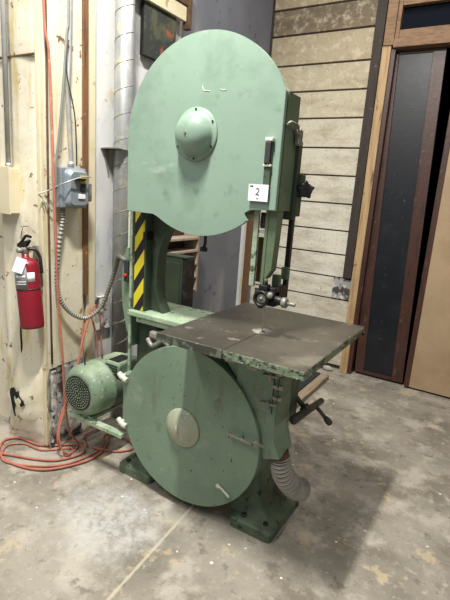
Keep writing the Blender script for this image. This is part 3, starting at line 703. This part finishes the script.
b = MB(); b.box(-1.5, -.9, 1.88, 1.98, .3, .56, .01); b.build('base_frame', GD, saw)
for x, y in ((-.78, 2.05), (-.86, 1.768), (-.745, 1.775), (-1.62, 1.77)):
    b = MB(); b.cyl((x, y, .05), (x, y, .075), .013, n=6, bev=.002); b.build('anchor_bolt', BLK, saw)

# table
TZ = 1.0
b = MB()
x0, x1, y0, y1, xs_, t = -1.195, -.525, 1.462, 2.24, -.867, .036
b.box(x0, x1, y0, y1, TZ-t, TZ, .003)
b.bm.faces.ensure_lookup_table(); b.bm.normal_update()
for f in b.bm.faces: f.material_index = 0 if f.normal.z > .9 else 1
tb = b.build('table_top', [TT, TE, TEd], saw)
b = MB(); b.box(x0-.0015, xs_-.004, y0-.002, y0+.004, TZ-t-.001, TZ-.002); b.build('worn_edge', TEd, tb)
b = MB(); b.cyl((-.867, 1.80, TZ-.002), (-.867, 1.80, TZ+.0012), .045, n=32); ti = b.build('table_insert', mat('insert', (150, 150, 142), .5, .2, [(25, .5, .6, (96, 92, 84))]), tb)
b = MB(); b.box(-.8682, -.8658, y0-.0005, 1.757, TZ-t, TZ+.0006); b.build('kerf_slot', BLACKV, tb)
b = MB(); b.cyl((-.862, 1.80, TZ+.001), (-.862, 1.80, TZ+.002), .008, n=10); b.build('blade_hole', BLACKV, tb)
b = MB(); b.box(x0+.05, x1-.06, 1.55, 1.57, .935, .97, .004); b.box(x0+.05, x1-.06, 2.14, 2.16, .935, .97, .004); b.box(x1-.08, x1-.06, 1.55, 2.16, .94, .97, .004); b.build('table_rib', GF, tb)
b = MB(); b.cyl((x1+.0, 2.22, TZ-.03), (x1+.012, 2.22, TZ-.03), .012, n=10); b.build('edge_bolt', BLK, tb)

# blade, guards, guide post
b = MB(); b.box(-.8640, -.8632, 1.788, 1.800, .62, 1.54); b.build('saw_blade', PALE, saw)
b = MB(); b.box(-.922, -.898, 1.735, 1.75, 1.21, 1.54, .003); b.build('guard_strip', GP, saw)
b = MB(); b.box(-.868, -.853, 1.735, 1.75, 1.22, 1.54, .003); b.prism([(-.853, 1.54), (-.812, 1.54), (-.822, 1.29), (-.846, 1.25), (-.853, 1.25)], 1.738, 1.79, bev=.002); b.build('guard_channel', GO, saw)
b = MB(); b.box(-.912, -.872, 1.775, 1.78, 1.225, 1.42, .001); b.build('guard_back', RUST, saw)
b = MB(); b.box(-.90, -.86, 1.745, 1.752, 1.44, 1.452); b.build('strap', PALE, saw)
b = MB(); b.cyl((-.88, 1.76, 1.525), (-.88, 1.76, 1.46), .02, n=14, bev=.003); b.build('guard_knob', BLK, saw)
b = MB(); b.box(-.822, -.802, 1.868, 1.893, 1.14, 1.80, .002); b.build('guide_post', BLK, saw)
b = MB(); b.box(-.84, -.785, 1.845, 1.90, 1.515, 1.60, .004); b.box(-.80, -.775, 1.85, 1.90, 1.60, 1.69, .004); b.box(-.85, -.79, 1.835, 1.868, 1.50, 1.82, .003); b.build('post_bracket', GD, saw)
b = MB(); kc = Vector((-.765, 1.875, 1.628))
ax = Vector((.5, -.86, 0)).normalized(); u = Vector((0, 0, 1)); wv = ax.cross(u)
pts = []
for i in range(35):
    a = 2*PI*i/35; r = .030+.010*max(0, math.cos(5*a)); pts.append(u*math.cos(a)*r+wv*math.sin(a)*r)
b.loft([[kc+p*.9 for p in pts], [kc+p+ax*.004 for p in pts], [kc+p+ax*.016 for p in pts], [kc+p*.85+ax*.02 for p in pts]])
kn = b.build('clamp_knob', BLK, saw)
b = MB(); b.cyl(kc, Vector((-.79, 1.88, 1.63)), .008, n=8); b.build('knob_stem', GRY, kn)
# lower guide assembly
b = MB(); b.box(-.825, -.79, 1.845, 1.87, 1.24, 1.295, .006); b.box(-.845, -.805, 1.80, 1.82, 1.20, 1.265, .006); b.build('guide_tab', GO, saw)
b = MB()
gc = Vector((-.842, 1.715, 1.170))
b.lathe([(.030, 0), (.036, -.003), (.036, -.012), (.030, -.015), (.026, -.013), (.024, -.010), (.024, 0)], gc, (0, 1, 0), 28); gw = b.build('guide_wheel', BLK, saw)
b = MB(); b.lathe([(.024, -.004), (.018, -.007), (.008, -.006), (.006, -.012), (0, -.013)], gc, (0, 1, 0), 24); b.build('wheel_hub', GRY, gw)
b = MB()
b.box(-.885, -.80, 1.722, 1.80, 1.165, 1.20, .006); b.box(-.86, -.79, 1.735, 1.79, 1.135, 1.168, .008); b.box(-.83, -.80, 1.75, 1.88, 1.15, 1.215, .006); b.cyl((-.86, 1.745, 1.135), (-.86, 1.745, 1.12), .014, n=12, bev=.003)
b.cyl((-.815, 1.76, 1.165), (-.755, 1.76, 1.16), .020, .017, n=14, bev=.003); b.cyl((-.90, 1.76, 1.195), (-.86, 1.76, 1.20), .005, n=8)
b.box(-.87, -.83, 1.73, 1.77, 1.20, 1.225, .004); b.cyl((-.84, 1.74, 1.225), (-.84, 1.74, 1.245), .008, n=10, bev=.002)
b.build('blade_guide', BLK, saw)
b = MB(); b.cyl((-.765, 1.755, 1.16), (-.742, 1.755, 1.16), .023, n=16, bev=.004); b.cyl((-.742, 1.755, 1.16), (-.705, 1.755, 1.158), .008, n=10, bev=.002); b.build('adjusting_screw', GRY, saw)
b = MB(); b.cyl((-.81, 1.73, 1.19), (-.80, 1.70, 1.19), .012, n=12, bev=.002); b.build('adjusting_screw', GRY, saw)

# tilt crank
b = MB(); A = Vector((-.80, 1.98, .70)); B = Vector((-.69, 2.0, .595)); ax = (B-A).normalized()
b.cyl(A-ax*.05, B, .013, n=12); cr_ = b.build('crank_shaft', CRK, saw)
b = MB(); p = B+Vector((-.005, -.15, .0)); q = B+Vector((.02, .17, -.01)); b.cyl(p, q, .021, .016, n=12, bev=.004); b.cyl(B-ax*.02, B+ax*.02, .026, n=14, bev=.003); b.build('crank_arm', CRK, cr_)
b = MB(); h0 = B+Vector((.012, .08, 0)); b.cyl(h0, h0+ax*.09, .009, .010, n=10); b.lathe([(0, .08), (.010, .08), (.014, .09), (.017, .11), (.013, .125), (0, .13)], h0, ax, 14); b.build('crank_handle', CRK, cr_)

# motor
MC = Vector((-1.890, 1.64, .448)); R = .150
b = MB(); b.lathe([(0, .012), (.07, .010), (.10, .0), (.118, .005), (.134, .020), (.145, .04), (R, .065), (R, .14), (.153, .143), (.153, .15), (R, .153), (R, .33), (.14, .36), (.12, .38), (0, .385)], MC, (0, 1, 0), 48)
mo = b.build('motor', GM, saw)
b = MB(); b.lathe([(.100, .002), (.100, -.004), (.09, -.004), (.0, -.004)], MC, (0, 1, 0), 36); b.build('fan_grille', BLK, mo)
b = MB()
for k in range(1, 7):
    r = .0145*k; n = 6*k
    for i in range(n):
        a = 2*PI*i/n+k*.3; p = MC+Vector((math.cos(a)*r, -.004, math.sin(a)*r)); b.cyl(p, p+Vector((0, -.002, 0)), .0042, n=5)
b.build('grille_mesh', GM, mo)
b = MB(); b.box(-1.85, -1.74, 1.80, 1.98, .53, .61, .014); b.build('terminal_box', GM, mo)
b = MB()
for k in range(4): b.box(-1.84, -1.75, 1.797, 1.803, .54+k*.016, .547+k*.016)
b.box(-1.84, -1.76, 1.82, 1.93, .605, .613, .003); b.build('nameplate', BLK, mo)
for y in (1.70, 1.83): 
    b = MB(); b.tube([(-1.90, y, .59), (-1.90, y, .625)], .004, 8, 2); b.build('oil_cup', BLK, mo)
b = MB(); b.box(-2.0, -1.58, 1.66, 1.70, .265, .29, .004); b.box(-2.0, -1.58, 1.93, 1.97, .265, .29, .004); b.box(-1.99, -1.82, 1.68, 1.95, .285, .305, .004); b.prism([(-1.60, .27), (-1.60, .40), (-1.55, .40), (-1.55, .27)], 1.72, 1.97); b.build('motor_mount', GP, saw)
b = MB(); b.box(-1.76, -1.60, 1.87, 1.96, .36, .50, .01); b.build('drive_housing', GD, saw)

# ------------------------------------------------------------------ camera
cam = bpy.data.cameras.new('camera'); co = bpy.data.objects.new('camera', cam); COL.objects.link(co)
R3 = [[0.8486402180791539, 0.17729553600634554, -0.49837342743247126], [0.5245386363651819, -0.16035269900744573, 0.8361496462243962], [0.06833007550648236, -0.9710063361447495, -0.22908010814566215]]
mw = Matrix.Identity(4)
for i in range(3):
    mw[i][0] = R3[i][0]; mw[i][1] = -R3[i][1]; mw[i][2] = -R3[i][2]
mw[2][3] = 1.6
co.matrix_world = mw
cam.sensor_fit = 'VERTICAL'; cam.sensor_height = 36; cam.lens = 461/600*36; cam.clip_start = .05
S.camera = co

# ------------------------------------------------------------------ light
def area(name, loc, sx, sy, e, col=(1, 1, 1), rot=(0, 0, 0)):
    l = bpy.data.lights.new(name, 'AREA'); l.shape = 'RECTANGLE'; l.size = sx; l.size_y = sy; l.energy = e; l.color = col
    o = bpy.data.objects.new(name, l); COL.objects.link(o); o.location = loc; o.rotation_euler = rot; return o
area('tube_or_fill_light', (-1.1, .85, 3.9), .10, .5, 185, (1, .97, .91))
area('tube_or_fill_light', (-2.2, -.9, 3.9), .3, 2.0, 84, (1, .97, .92))
area('tube_or_fill_light', (-1.0, 2.9, 3.9), .2, 1.3, 34, (1, .97, .91))  # unseen fill added at the back to brighten the boards and housing rim
area('tube_or_fill_light', (1.9, 1.4, 3.9), .2, 1.3, 20, (1, .97, .92))  # added right-hand fill, lifts the dark flank of the saw
W = bpy.data.worlds.new('w'); S.world = W; W.use_nodes = True
W.node_tree.nodes['Background'].inputs[0].default_value = (.95, .97, 1, 1); W.node_tree.nodes['Background'].inputs[1].default_value = .25
S.view_settings.view_transform = 'Standard'; S.view_settings.look = 'None'; S.view_settings.gamma = 1; S.view_settings.use_curve_mapping = False
S.view_settings.exposure = .04
